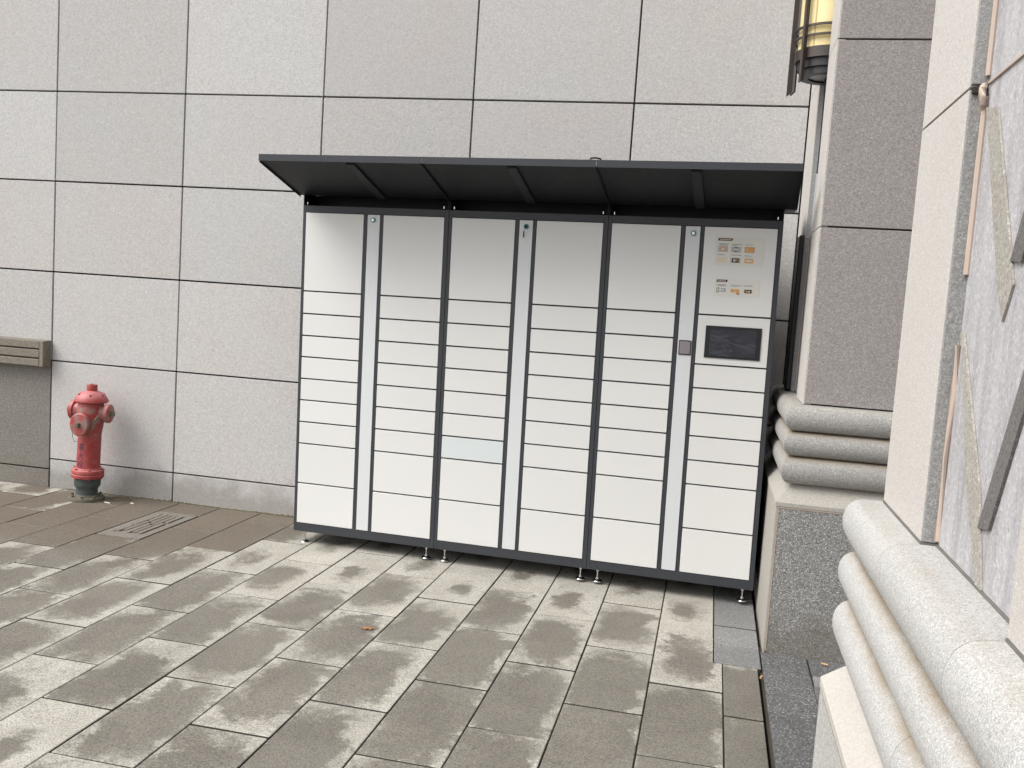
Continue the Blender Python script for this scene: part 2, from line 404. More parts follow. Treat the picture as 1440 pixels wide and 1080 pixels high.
# drain cover (cut slots)
bm = bmesh.new()
X0, X1, Y0, Y1 = -3.705, -3.415, -.890, -.262
drain = link('drain_cover', None, loc=((X0+X1)/2, (Y0+Y1)/2, 0))
tag(drain, 'slotted grey drain cover set flush among wet pavers near the red hydrant', 'drain cover')
hx, hy = (X1-X0)/2 - .003, (Y1-Y0)/2 - .003
add_box(bm, -hx, hx, -hy, hy, -.05, -.007)
add_box(bm, -hx, -hx+.05, -hy, hy, -.012, -.001, .0015); add_box(bm, hx-.05, hx, -hy, hy, -.012, -.001, .0015)
add_box(bm, -hx+.051, hx-.051, -hy, -hy+.09, -.012, -.001, .0015); add_box(bm, -hx+.051, hx-.051, hy-.05, hy, -.012, -.001, .0015)
link('cover_frame', to_mesh(bm), drain, M['castiron'])
for i, (xx, ya, yb) in enumerate([(-.082, -.20, -.05), (-.082, -.03, .24), (-.045, -.17, .06), (-.045, .08, .25), (-.008, -.21, .02), (-.008, .05, .24),
                                  (.029, -.19, -.02), (.029, .01, .22), (.066, -.20, .05), (.066, .08, .25)]):
    bm = bmesh.new(); add_box(bm, xx-.0145, xx+.0145, ya, yb, -.0075, .001 + .002*random.random(), .0015)
    link('bar', to_mesh(bm), drain, M['castiron'])

# ------------------------------------------------------------------ back wall
wall = link('building_wall', box_mesh(-9.2, .192, .0305, .4, -.09, 4.56), mat=M['joint'])
tag(wall, 'tall wall of large pale grey-pink granite panels behind the parcel lockers', 'wall')
WX = [-4.738 + .976 * k for k in range(-4, 5)] + [.1655]
WX[5] -= .010; WX[6] -= .015; WX[7] -= .008
WZ = [.0, .200, .8925, 1.507, 2.124, 2.7245, 3.335, 3.95, 4.56]
JW = .0052
k_panel = 0
for i in range(len(WX) - 1):
    for j in range(len(WZ) - 1):
        x0, x1, z0, z1 = WX[i], WX[i+1], WZ[j], WZ[j+1]
        dark = i < 4 and j < 2
        if dark and j == 0: z1 = .125
        if dark and j == 1: z0, z1 = .125, .90
        if x1 > .16: x1 = .158
        dy = random.uniform(0, .0025)
        link('stone_panel', box_mesh(x0+JW, x1-JW, dy, .0302, z0+(JW if j else -.08), z1-JW, bev=.0018), wall, M['walldark'] if dark else M['wall'])
bm = bmesh.new()      # stepped ledge at the left
add_box(bm, -9.0, -4.742, -.045, .0, .848, 1.032, .003)
for a, b in ((.852, .902), (.911, .966), (.975, 1.028)): add_box(bm, -9.0, -4.774, -.078, -.0445, a, b, .004)
add_box(bm, -4.7739, -4.7425, -.078, -.0445, .85, 1.029, .003)
link('ledge', to_mesh(bm), wall, M['ledge'])
# line of silt and moss where the wall meets the paving
bm = bmesh.new()
def silt(x0, x1, y, wmax, hmax, n=60):
    prev = None
    for i in range(n + 1):
        t = i / n; x = x0 + (x1 - x0) * t
        w = wmax * (.35 + .65 * random.random()) * math.sin(math.pi * min(1, max(0, t)))**.4 + .002
        h = hmax * random.random() * math.sin(math.pi * t)**.5 + .001
        r = [bm.verts.new((x, y, h)), bm.verts.new((x, y - w*.4, h*.7)), bm.verts.new((x, y - w, -.003))]
        if prev: 
            for a in range(2): bm.faces.new((prev[a], prev[a+1], r[a+1], r[a]))
        prev = r
silt(-4.05, -3.55, -.001, .020, .012, 50); silt(-3.2, -2.7, -.001, .012, .010, 40); silt(-4.6, -2.5, -.001, .006, .004, 120)
o = link('soil_line', to_mesh(bm), mat=M['moss']); tag(o, 'thin line of brown silt and moss along the wall foot', 'dirt', kind='stuff')

# ------------------------------------------------------------------ moulding profile: (outward offset, z, dirt)
def torus_profile(zc, r, bx, top=None):
    # a convex half-round between the grooves
    pts = []
    n = 16
    for i in range(n + 1):
        a = math.pi/2 - math.pi * i / n
        pts.append((bx - r*.78 + r * .78 * max(0.0, math.cos(a))**.9 if False else bx - .043 + .043 * math.cos(a), zc + r * math.sin(a), {0: 1, 1: 1, 2: .9, 3: .6, 4: .25, n: 1, n-1: .8, n-2: .2}.get(i, 0.0)))
    return pts
T1 = [(-.035, 1.1385, .2), (.004, 1.1385, .3)] + torus_profile(1.0775, .0575, .071) + [(-.035, 1.020, 1)]
T1 = [(b, z, .25*d if z > 1.06 else d) for (b, z, d) in T1]
T2 = [(-.035, 1.0185, 1), (.022, 1.0185, 1)] + torus_profile(.960, .055, .070) + [(-.035, .905, 1)]
T3 = [(-.035, .9035, 1), (.022, .9035, 1)] + torus_profile(.839, .0615, .071) + [(-.035, .7775, 1)]
CAPP = [(-.035, .776, .6), (.010, .776, .6), (.078, .700, 0), (.083, .694, 0), (.083, .676, 0), (-.035, .676, 0)]
PLP = [(-.035, .672, 0), (.080, .672, 0), (.081, .670, 0), (.081, -.08, 0), (-.035, -.08, 0)]
def sweep(path, normals, prof, name, parent, mat, label=None, smooth=True):
    """path: list of (x,y); normals: outward mitre vectors per point"""
    bm = bmesh.new(); lay = bm.verts.layers.float.new('dirt'); rows = []
    for (x, y), (nx, ny) in zip(path, normals):
        row = []
        for (b, z, d) in prof:
            v = bm.verts.new((x + nx*b, y + ny*b, z)); v[lay] = d; row.append(v)
        rows.append(row)
    n = len(prof)
    for a, b in zip(rows, rows[1:]):
        for i in range(n): bm.faces.new((a[i], a[(i+1) % n], b[(i+1) % n], b[i]))
    bm.faces.new(rows[0]); bm.faces.new(rows[-1][::-1])
    o = link(name, to_mesh(bm, name, smooth), parent, mat)
    if label: o['label'] = label
    return o

# ------------------------------------------------------------------ far pier
FX, FY = .158, -1.208
far = link('stone_pier', None, loc=(FX, FY, 0))
tag(far, 'stone pier beside the parcel lockers with grey-brown granite face and three rounded mouldings', 'pier')
def P(name, me, mat, parent=far, label=None):
    me.transform(Matrix.Translation(-Vector(parent.location)))
    o = link(name, me, parent, mat)
    if label: o['label'] = label
    return o
P('core', box_mesh(FX+.035, 1.9, FY+.04, .4, -.08, 4.56), M['joint'])
ZJ = [1.1415, 1.944, 2.760, 3.575, 4.56]
for z0, z1 in zip(ZJ, ZJ[1:]):
    P('stone_panel', box_mesh(FX+.007, 1.05, FY, FY+.05, z0+.004, z1-.004, bev=.0015), M['pierfront'])
    P('stone_panel', box_mesh(1.056, 1.88, FY, FY+.05, z0+.004, z1-.004, bev=.0015), M['pierfront'])
    # light side: front pilaster, return, recess, back pilaster
for z0, z1 in ((1.1415, 1.94), (1.944, 2.76), (2.764, 3.575), (3.58, 4.56)):
    P('side_pilaster', box_mesh(FX, FX+.036, FY+.004, -.885, z0, z1, bev=.001), M['pierside'])
    P('side_pilaster', box_mesh(FX+.002, FX+.036, -.50, -.003, z0, z1, bev=.001), M['pierside'])
    P('recess_panel', box_mesh(FX+.024, FX+.0355, -.884, -.515, z0, z1), M['panel'])
    P('pilaster_return', box_mesh(FX+.004, FX+.0355, -.5135, -.5005, z0, z1), M['return'])
P('joint_sealant', box_mesh(FX+.020, FX+.0345, -.5245, -.514, 1.15, 1.9), M['sealant'])
fpath = [(FX, -.004), (FX, FY), (1.9, FY)]; fn = [(-1, 0), (-1, -1), (0, -1)]
P('cable_conduit', box_mesh(FX-.022, FX+.003, -.46, -.30, 1.145, 1.965, bev=.004), M['rubber'])
for prof, nm in ((T1, 'torus_moulding'), (T2, 'torus_moulding'), (T3, 'torus_moulding')):
    o = sweep(fpath, fn, prof, nm, None, M['torusfar'])
    o.data.transform(Matrix.Translation(-Vector(far.location))); o.parent = far
o = sweep(fpath, fn, CAPP, 'sloping_cap', None, M['capfar'], smooth=False); o.data.transform(Matrix.Translation(-Vector(far.location))); o.parent = far
# plinth: dark front slabs, pale side
P('plinth_side', box_mesh(FX-.080, FX-.0708, FY-.0815, -.004, -.08, .6715, bev=.001), M['capfar'])
P('plinth_face', box_mesh(FX-.066, .95, FY-.081, FY-.045, -.08, .668, bev=.001), M['plinth'])
P('plinth_face', box_mesh(.955, 1.88, FY-.081, FY-.045, -.08, .668, bev=.001), M['plinth'])
P('plinth_core', box_mesh(FX-.044, 1.87, FY-.044, -.01, -.08, .67), M['joint'])
bm = bmesh.new(); add_box(bm, FX-.078, 1.87, FY-.083, FY-.05, .6690, .6735); add_box(bm, FX-.0705, FX-.0665, FY-.0828, FY-.05, 0, .668)
P('joint_sealant', to_mesh(bm), M['sealant'])

# ------------------------------------------------------------------ near pier
NX, NY = .132, -3.450
near = link('stone_pier', None, loc=(NX, NY, 0))
tag(near, 'near stone wall on the right with thick pale rounded mouldings and recessed grey panel', 'pier')
def Q(name, me, mat, label=None): return P(name, me, mat, near, label)
Q('core', box_mesh(NX+.05, 1.9, -6.6, NY-.04, -.08, 4.56), M['joint'])
Q('end_face', box_mesh(NX+.012, 1.88, NY-.05, NY-.001, 1.1415, 4.5), M['pierfront'])
for (ya, yb) in ((-3.824, NY), (-4.78, -4.335)):
    for z0, z1 in ((1.1435, 1.9395), (1.9445, 2.76), (2.765, 3.6), (3.605, 4.5)):
        Q('side_pilaster', box_mesh(NX, NX+.049, ya, yb-.0015, z0, z1, bev=.0004), M['pierside'])
    for z0, z1 in ((1.145, 1.936), (1.948, 2.76), (2.765, 3.6)):
        Q('pilaster_return', box_mesh(NX+.0015, NX+.049, ya-.012, ya-.0005, z0, z1), M['return'])
bm = bmesh.new()
add_box(bm, NX+.004, NX+.047, -3.8245, -3.47, 1.9396, 1.9444)
Q('joint_mortar', to_mesh(bm), M['joint'])
PXp = NX + .027
Q('recess_panel', box_mesh(PXp, NX+.0495, -4.334, -3.8365, 1.1435, 1.9445), M['panel'])
Q('recess_panel', box_mesh(PXp, NX+.0495, -4.334, -3.8365, 1.948, 2.76), M['panel'])
Q('recess_panel', box_mesh(PXp, NX+.0495, -4.334, -3.8365, 2.764, 3.6), M['panel'])
Q('recess_panel', box_mesh(PXp, NX+.0495, -6.5, -4.7925, 1.1435, 3.6), M['panel'])
bm = bmesh.new(); add_box(bm, PXp-.004, PXp-.0005, -4.33, -3.85, 1.9445, 1.9485)
Q('joint_sealant', to_mesh(bm), M['sealant'])
def sealrun(pts, r=.0052):
    bm = bmesh.new(); tube(bm, pts, r, 8); Q('joint_sealant', to_mesh(bm, smooth=True), M['sealant'])
sx_ = PXp - .003
sealrun([(sx_, -3.8415, 1.96 + i*.1 ) for i in range(9)])
sealrun([(sx_, -3.8415, 1.925 - i*.0275 + 0) for i in range(12)], .0056)
sealrun([(sx_, -3.8415, 1.500), (sx_, -3.8425, 1.42), (sx_, -3.8415, 1.3), (sx_, -3.8415, 1.150)], .0058)
bm = bmesh.new()    # squeezed-out blob of sealant at the joint crossing
tube(bm, [(sx_-.004, -3.838, 1.944), (sx_-.008, -3.846, 1.936), (sx_-.009, -3.853, 1.922), (sx_-.006, -3.851, 1.912), (sx_-.003, -3.84, 1.906), (sx_-.002, -3.835, 1.90)], .0062, 8)
Q('sealant_blob', to_mesh(bm, smooth=True), M['sealant'])
bm = bmesh.new(); add_box(bm, NX+.0005, NX+.022, -3.842, -3.8365, 1.929, 1.9425, .002)
Q('joint_patch', to_mesh(bm), M['joint'])
# diagonal relief stones across the recessed panel; dark bars paint their shaded sides
def relief(name, poly, proud, mat):
    bm = bmesh.new(); extrude_poly(bm, [(PXp - .0006, y, z) for (y, z) in poly], (-proud, 0, 0)); Q(name, to_mesh(bm), mat)
relief('relief_bar', [(-3.853, 1.905), (-3.925, 1.89), (-4.111, 1.598), (-4.076, 1.543), (-4.032, 1.600)], .0035, M['tanbar'])
relief('relief_bar', [(-3.848, 1.523), (-3.868, 1.523), (-4.054, 1.293), (-4.124, 1.1445), (-4.092, 1.1445), (-3.984, 1.280)], .0035, M['tanbar'])
relief('relief_bar', [(-4.088, 1.633), (-4.139, 1.628), (-4.30, 1.93), (-4.25, 1.93)], .0045, M['shadebar'])
relief('relief_bar', [(-4.076, 1.228), (-4.130, 1.237), (-4.325, 1.62), (-4.325, 1.705)], .0045, M['shadebar'])
# mouldings cut in blocks
cuts = [NY, -3.83, -4.336, -4.95, -5.6, -6.6]
JT = .0008
def nsweep(prof, nm, mat, smooth=True, cuts=cuts):
    for i, (a, b) in enumerate(zip(cuts, cuts[1:])):
        if i == 0: path, nn = [(1.9, NY), (NX, NY), (NX, b+JT)], [(0, 1), (-1, 1), (-1, 0)]
        else: path, nn = [(NX, a-JT), (NX, b+JT)], [(-1, 0), (-1, 0)]
        o = sweep(path, nn, prof, nm, None, mat, smooth=smooth)
        o.data.transform(Matrix.Translation(-Vector(near.location))); o.parent = near
        bv = o.modifiers.new('soft', 'BEVEL') if False else None
nsweep(T1, 'torus_moulding', M['torus']); nsweep(T2, 'torus_moulding', M['torus'], cuts=[NY, -4.45, -5.5, -6.6]); nsweep(T3, 'torus_moulding', M['torus'], cuts=[NY, -4.1, -5.0, -6.6])
nsweep(CAPP, 'sloping_cap', M['cap'], False, [NY, -4.7, -6.6]); nsweep(PLP, 'plinth_face', M['plinthlight'], False, [NY, -4.6, -6.6])
bm = bmesh.new(); add_box(bm, NX-.0825, NX-.05, -6.5, NY+.078, .6715, .6765)
Q('joint_sealant', to_mesh(bm), M['ledge'])
bm = bmesh.new(); add_box(bm, NX-.002, NX+.05, -3.834, NY-.004, 1.1386, 1.1432); add_box(bm, NX+.024, NX+.05, -4.336, -3.834, 1.1386, 1.1432); add_box(bm, NX-.002, NX+.05, -4.79, -4.336, 1.1386, 1.1432)
Q('joint_mortar', to_mesh(bm), M['joint2'])

# ------------------------------------------------------------------ wall lantern on the far pier
LY, LX = -.70, .176
lamp = link('wall_lantern', None, loc=(LX, LY, 2.755))
tag(lamp, 'half-round wall lantern of yellow glass and dark bronze bars above the lockers', 'lantern')
def half_ring(bm, r0, r1, z0, z1, a0=90, a1=270, seg=28):
    """solid part-ring opening towards +x"""
    rows = []
    for i in range(seg + 1):
        a = R(a0 + (a1 - a0) * i / seg); c, s = math.cos(a), math.sin(a)
        rows.append([bm.verts.new((r * c, r * s, z)) for (r, z) in ((r0, z0), (r1, z0), (r1, z1), (r0, z1))])
    for a, b in zip(rows, rows[1:]):
        for i in range(4): bm.faces.new((a[i], a[(i+1) % 4], b[(i+1) % 4], b[i]))
    bm.faces.new(rows[0]); bm.faces.new(rows[-1][::-1])
RL = .158
bm = bmesh.new(); half_ring(bm, RL-.014, RL-.006, .078, 1.05); link('glass_shade', to_mesh(bm, smooth=True), lamp, M['glass'])
for a in (125, 155, 205, 235):      # glazing seams
    bm = bmesh.new(); half_ring(bm, RL-.0055, RL-.0045, .080, 1.048, a-1.2, a+1.2, 2); link('glazing_seam', to_mesh(bm), lamp, M['seam'])
bm = bmesh.new(); half_ring(bm, RL-.012, RL+.002, .028, .078); link('base_ring', to_mesh(bm, smooth=True), lamp, M['bronze'])
bm = bmesh.new(); half_ring(bm, .110, RL-.013, -.012, .045); half_ring(bm, .090, .132, -.045, -.0125); link('base_pan', to_mesh(bm, smooth=True), lamp, M['rubber'])
bm = bmesh.new(); half_ring(bm, .0, .0895, -.036, -.030); link('bottom_glass', to_mesh(bm, smooth=True), lamp, M['p_grey'])
for z in (.125, .172, .60, .645, .93, .975):
    bm = bmesh.new(); half_ring(bm, RL+.003, RL+.013, z, z+.010); link('hoop', to_mesh(bm, smooth=True), lamp, M['bronze'])
for a, zb in ((184, -.128), (150, -.100), (222, -.085)):
    c, s = math.cos(R(a)), math.sin(R(a))
    bm = bmesh.new(); add_box(bm, RL+.006, RL+.030, -.007, .007, zb, 1.12, .001)
    for v in bm.verts:
        if v.co.z < zb + .01: v.co.z += (v.co.x - RL - .018) * -.8
    me = to_mesh(bm); o = link('upright_bar', me, lamp, M['bronze'], rot=(0, 0, R(a)))
bm = bmesh.new(); half_ring(bm, 0.0, RL+.004, 1.05, 1.09); link('top_cap', to_mesh(bm, smooth=True), lamp, M['bronze'])
bm = bmesh.new(); add_box(bm, -.012, .0, -.13, .13, -.005, 1.1, .001); link('back_plate', to_mesh(bm), lamp, M['bronze'])
bm = bmesh.new(); tube(bm, [(-.004, .02, -.006), (-.006, .02, -.05), (-.002, .03, -.12), (-.0015, .03, -.5)], .005, 6); link('supply_cable', to_mesh(bm, smooth=True), lamp, M['frame'])

# ------------------------------------------------------------------ parcel locker
lk = link('parcel_locker', None)
X, Y, a_, lean, roll = -2.6152, -.5457, -.0477, -.0143, .0082
ca, sa = math.cos(a_), math.sin(a_)
exv = Vector((ca, sa, roll)).normalized(); ezv = Vector((-sa*math.sin(lean), ca*math.sin(lean), math.cos(lean)))
eyv = ezv.cross(exv).normalized(); ezv = exv.cross(eyv).normalized()
m4 = Matrix((exv, eyv, ezv)).transposed().to_4x4(); m4.translation = Vector((X, Y, 0)); lk.matrix_world = m4
tag(lk, 'outdoor parcel locker of three cabinets with off-white doors, charcoal frame and slanted canopy', 'parcel locker')
MW, DEP = .8904, .50
ZR = [1.9465, 1.4965, 1.3655, 1.2375, 1.1125, .985, .8580, .7290, .600, .3620, .1225]
GAP = .0042
def door(parent, x0, x1, z0, z1, mat, name='door', out=.003):
    me = box_mesh(0, x1-x0, 0, .016, 0, z1-z0, bev=.0012)
    return link(name, me, parent, mat, loc=(x0, -out + random.uniform(-.0007, .0007), z0), rot=(0, 0, random.uniform(-.0010, .0010)))
foot_me = None
def foot_mesh():
    bm = bmesh.new()
    lathe(bm, [(.0, .0), (.026, .0), (.027, .004), (.022, .010), (.010, .014), (.009, .022), (.0, .022)], 20)
    add_cyl(bm, (0, 0, .014), (0, 0, .082), .0042, seg=8)
    add_cyl(bm, (0, 0, .058), (0, 0, .066), .0085, seg=6)
    return to_mesh(bm, 'foot', True)
foot_me = foot_mesh(); foot_me.materials.append(M['chrome'])
for m in range(3):
    bx = m * MW
    bm = bmesh.new()
    w = MW - .0018
    add_box(bm, 0.001, w-.001, .0145, DEP, .070, 1.987)                       # body
    z0, z1 = .069, 1.988
    add_box(bm, 0, .0180, 0, .014, z0, z1, .001); add_box(bm, .8655, w, 0, .014, z0, z1, .001)
    add_box(bm, .3830, .4030, 0, .0138, .1195, 1.949, .001); add_box(bm, .4825, .4995, 0, .0138, .1195, 1.949, .001)
    add_box(bm, .0181, .8654, 0, .0139, 1.9495, z1, .001); add_box(bm, .0181, .8654, 0, .0139, z0, .119, .001)
    cab = link('cabinet', to_mesh(bm), lk, M['frame'], loc=(bx, 0, 0))
    for cx in (.815, .055):
        bm = bmesh.new(); add_cyl(bm, (cx, -.0012, .094), (cx, .001, .094), .0035, seg=10); link('rivet', to_mesh(bm), cab, M['rubber'])
    for ci, (x0, x1) in enumerate(((.0205, .3805), (.5020, .8630))):
        for r in range(len(ZR) - 1):
            za, zb = ZR[r+1] + (GAP if r < 9 else 0), ZR[r] - (GAP if r > 0 else 0)
            if m == 2 and ci == 1:
                if r == 2: continue
                if r == 1: za = ZR[3] + GAP
            mt = M['door']
            if m == 1 and ci == 0 and r == 7: mt = M['film']
            nm = 'door'
            if m == 2 and ci == 1 and r == 0: nm = 'instruction_panel'
            if m == 2 and ci == 1 and r == 1: nm = 'screen_panel'
            d = door(cab, x0, x1, za, zb, mt, nm)
            if mt is M['film']: d['label'] = 'glossy bluish door still in protective film'
    # service strip
    if m < 2: door(cab, .4055, .4800, .1225, 1.9465, M['strip'], 'service_strip')
    else:
        door(cab, .4055, .4800, .1225, 1.9465, M['strip'], 'service_strip')
    lx, lz = (.440, 1.917) if m == 0 else ((.4436, 1.913) if m == 1 else (.4452, 1.910))
    bm = bmesh.new(); add_cyl(bm, (lx, -.010, lz), (lx, -.0025, lz), .0135, .0145, seg=20); link('lock', to_mesh(bm, smooth=True), cab, M['lockblue'])
    bm = bmesh.new(); add_cyl(bm, (lx, -.0125, lz), (lx, -.0095, lz), .0075, seg=16); link('lock_core', to_mesh(bm, smooth=True), cab, M['chrome'] if m != 1 else M['rubber'])
    if m == 1:
        bm = bmesh.new(); add_box(bm, lx-.0012, lx+.0012, -.034, -.0125, lz-.006, lz+.006)
        tube(bm, [(lx, -.030, lz), (lx-.003, -.031, lz-.018), (lx-.006, -.022, lz-.03)], .0013, 6)
        add_box(bm, lx-.011, lx-.004, -.023, -.0195, lz-.060, lz-.026, .001)
        link('key', to_mesh(bm), cab, M['rubber'])
    for fx in (.058, .835) if m != 1 else (.057, .853):
        for fy in (.035, DEP-.04):
            f = link('foot', foot_me, cab, loc=(fx, fy, -.003))
    if m == 2:
        ox = -2*MW
        bm = bmesh.new(); add_box(bm, 2.3255+ox, 2.6065+ox, -.010, -.0035, 1.2755, 1.4415, .0015)
        sc = link('touch_screen', to_mesh(bm), cab, M['bezel'])
        bm = bmesh.new(); add_box(bm, 2.349+ox, 2.584+ox, -.0115, -.0098, 1.2885, 1.4265, .0005); o = link('screen_glass', to_mesh(bm), cab, M['screen'])
        bm = bmesh.new(); add_box(bm, 2.1935+ox, 2.2575+ox, -.009, -.003, 1.2805, 1.3570, .0015); link('scanner_frame', to_mesh(bm), cab, M['bezel'])
        bm = bmesh.new(); add_box(bm, 2.1985+ox, 2.2525+ox, -.0115, -.0088, 1.2860, 1.3515, .001); add_cyl(bm, (2.2235+ox, -.0118, 1.325), (2.2235+ox, -.0098, 1.325), .0085, seg=16)
        link('scanner_plate', to_mesh(bm), cab, M['brass'])
        # printed instruction stickers
        def sticker(x0, z0, wd, ht, rects, paras):
            bm = bmesh.new(); mats = ['p_film', 'p_grey', 'p_black', 'p_text', 'p_orange', 'p_cream', 'p_teal']
            add_box(bm, 0, wd, 0, .0006, 0, ht)
            def quad(pts, mi, lift):
                f = bm.faces.new([bm.verts.new((px, -lift, pz)) for px, pz in pts]); f.material_index = mi
            for (xa, za, xb, zb, mi, lv) in rects: quad([(xa, za), (xb, za), (xb, zb), (xa, zb)], mi, .0004 * lv)
            for pts, mi in paras: quad(pts, mi, .0004)
            me = bpy.data.meshes.new('sticker'); bm.to_mesh(me); bm.free()
            for n_ in mats: me.materials.append(M[n_])
            o = link('sticker', me, cab, loc=(x0+ox, -.0048, z0)); return o
        rs = random.Random(3)
        def words(xa, z, wd, mi=3, h=.0034):
            out = []; x = xa
            while x < xa + wd:
                l = rs.uniform(.0022, .0036); out.append((x, z, x+l, z+h*rs.uniform(.8, 1.05), mi, 2)); x += l + .0011
            return out
        W_, H_ = .243, .143
        rc = []
        cols_ = (.014, .080, .147)
        icon_top, icon_bot = (.070, .099), (.016, .042)
        for i, cx in enumerate(cols_):
            t = 6 if i == 2 else 3
            rc += words(cx+.002, .1085, .036 if i == 2 else .052, t)
            if i < 2: rc += words(cx+.006, .1030, .040 if i == 0 else .022, t, .003)
            rc += [(cx, icon_top[0], cx+.050, icon_top[1], 1 if i < 2 else 4, 1)]
            rc += words(cx, .054, (.034, .052, .024)[i], 6 if i == 2 else 3, .003)
            rc += [(cx, icon_bot[0], cx+.050, icon_bot[1], 5 if i != 1 else 1, 1)]
            if i == 2: rc += words(cx+.008, .0485, .032, 6, .003)
        rc += [(.014+.014, .074, .014+.036, .096, 4, 2), (.014+.019, .078, .014+.031, .090, 5, 3), (.080+.016, .090, .080+.034, .096, 3, 2), (.080+.014, .073, .080+.032, .078, 2, 2), (.080+.015, .080, .080+.033, .088, 5, 2),
               (.147+.006, .073, .147+.042, .095, 4, 2), (.147+.010, .078, .147+.038, .091, 5, 3), (.147+.013, .079, .147+.037, .0905, 4, 4),
               (.080+.008, .018, .080+.042, .039, 2, 2), (.080+.015, .023, .080+.025, .034, 5, 3), (.080+.027, .026, .080+.036, .033, 4, 3),
               (.147+.004, .018, .147+.045, .039, 4, 2), (.147+.009, .023, .147+.040, .034, 5, 3), (.014+.024, .020, .014+.038, .034, 5, 3), (.014+.006, .022, .014+.020, .034, 5, 3)]
        rc += [(x_+.0, .1300, x_+.0050, .1355, 5, 2) for x_ in (.022, .030, .038, .046, .054, .062, .070)]
        sticker(2.342, 1.752, W_, H_, rc, [([(.010, .1265), (.082, .1265), (.086, .1395), (.015, .1395)], 2)])
        rc = []
        for i, cx in enumerate((.016, .083, .148)):
            rc += words(cx, .0560, (.048, .052, .044)[i], 6 if i == 1 else 3); 
            if i < 2: rc += words(cx+.003, .0500, .038, 6 if i == 1 else 3, .003)
        rc += [(.014, .018, .028, .042, 3, 1), (.017, .022, .025, .039, 5, 2), (.036, .021, .060, .040, 6, 1), (.040, .025, .050, .036, 5, 2), (.052, .025, .058, .036, 1, 2),
               (.083, .016, .132, .040, 5, 1), (.086, .022, .104, .037, 4, 2), (.107, .022, .128, .037, 4, 2), (.112, .012, .126, .024, 4, 3), (.120, .010, .128, .018, 3, 4),
               (.148, .016, .196, .040, 5, 1), (.154, .020, .190, .038, 2, 2), (.161, .024, .170, .033, 4, 3), (.173, .025, .182, .032, 5, 3)]
        rc += [(x_, .0748, x_+.0048, .0798, 5, 2) for x_ in (.020, .028, .036, .044, .052)]
        sticker(2.350, 1.597, .226, .088, rc, [([(.010, .0715), (.064, .0715), (.068, .0835), (.014, .0835)], 2)])
# canopies
CY, CZ0, CZ1, CZT = -.463, 2.045, 2.176, 2.209
for m in range(3):
    x0 = m*MW + (.001 if m else -.022); x1 = (m+1)*MW - .001 + (.058 if m == 2 else 0)
    bx = m*MW
    bm = bmesh.new()
    th = .004
    def sheet(p, q, thk, xa, xb):    # strip between two (y,z) points, thickness upwards
        (ya, za), (yb, zb) = p, q
        extrude_poly(bm, [(xa, ya, za), (xa, yb, zb), (xa, yb, zb+thk), (xa, ya, za+thk)], (xb-xa, 0, 0))
    sheet((.0, CZ0), (CY+.004, CZ1), .006, x0, x1)
    sheet((.0, CZ0+.012), (.40, CZ0+.02), .006, x0, x1)                      # flat top behind
    add_box(bm, m*MW+.001, m*MW+.006, .001, .3, 1.9885, CZ0+.012); add_box(bm, (m+1)*MW-.008, (m+1)*MW-.003, .001, .3, 1.9885, CZ0+.012)
    add_box(bm, m*MW+.0065, (m+1)*MW-.0085, .16, .164, 1.9885, CZ0+.012)      # set-back upstand
    add_box(bm, m*MW+.002, (m+1)*MW-.004, .3, .304, 1.9885, CZ0+.02)
    can = link('canopy', to_mesh(bm), lk, M['canopy'])
    bm = bmesh.new(); add_box(bm, x0, x1, CY-.003, CY+.001, CZ1-.003, CZT-.001, .0008); add_box(bm, x0, x1, CY+.0012, CY+.02, CZT-.005, CZT-.001)
    link('fascia', to_mesh(bm), can, M['frame'])
    # side flanges hanging below the sloping sheet
    for xs, on in ((x0, True), (x1-.003, True)):
        bm = bmesh.new()
        d = .024 if (m == 2 and xs > x0) else (.010 if (m == 0 and xs == x0) else .018)
        extrude_poly(bm, [(xs, 0, CZ0-.001), (xs, CY+.006, CZ1-.001), (xs, CY+.006, CZ1-.010), (xs, 0, CZ0-d)], (.003, 0, 0))
        link('side_flange', to_mesh(bm), can, M['canopy'])
    # mid rib
    rx = {0: .470, 1: 1.335, 2: 2.228}[m]
    bm = bmesh.new()
    extrude_poly(bm, [(rx, -.02, CZ0+.004), (rx, CY+.02, CZ1-.006), (rx, CY+.02, CZ1-.016), (rx, -.02, CZ0-.010)], (.048, 0, 0))
    link('rib', to_mesh(bm), can, M['ribm'])
    for bxp in (m*MW+.03, (m+1)*MW-.03):
        bm = bmesh.new(); add_cyl(bm, (bxp, -.003, 1.9935), (bxp, -.003, 2.006), .0035, seg=8); link('bolt', to_mesh(bm, smooth=True), can, M['chrome'])
bm = bmesh.new(); tube(bm, [(1.745, CY+.03, CZT-.001), (1.752, CY+.01, CZT+.008), (1.775, CY+.01, CZT+.010), (1.795, CY+.02, CZT+.007), (1.80, CY+.05, CZT-.004)], .0045, 6)
o = link('cable_stub', to_mesh(bm, smooth=True), lk, M['rubber'])

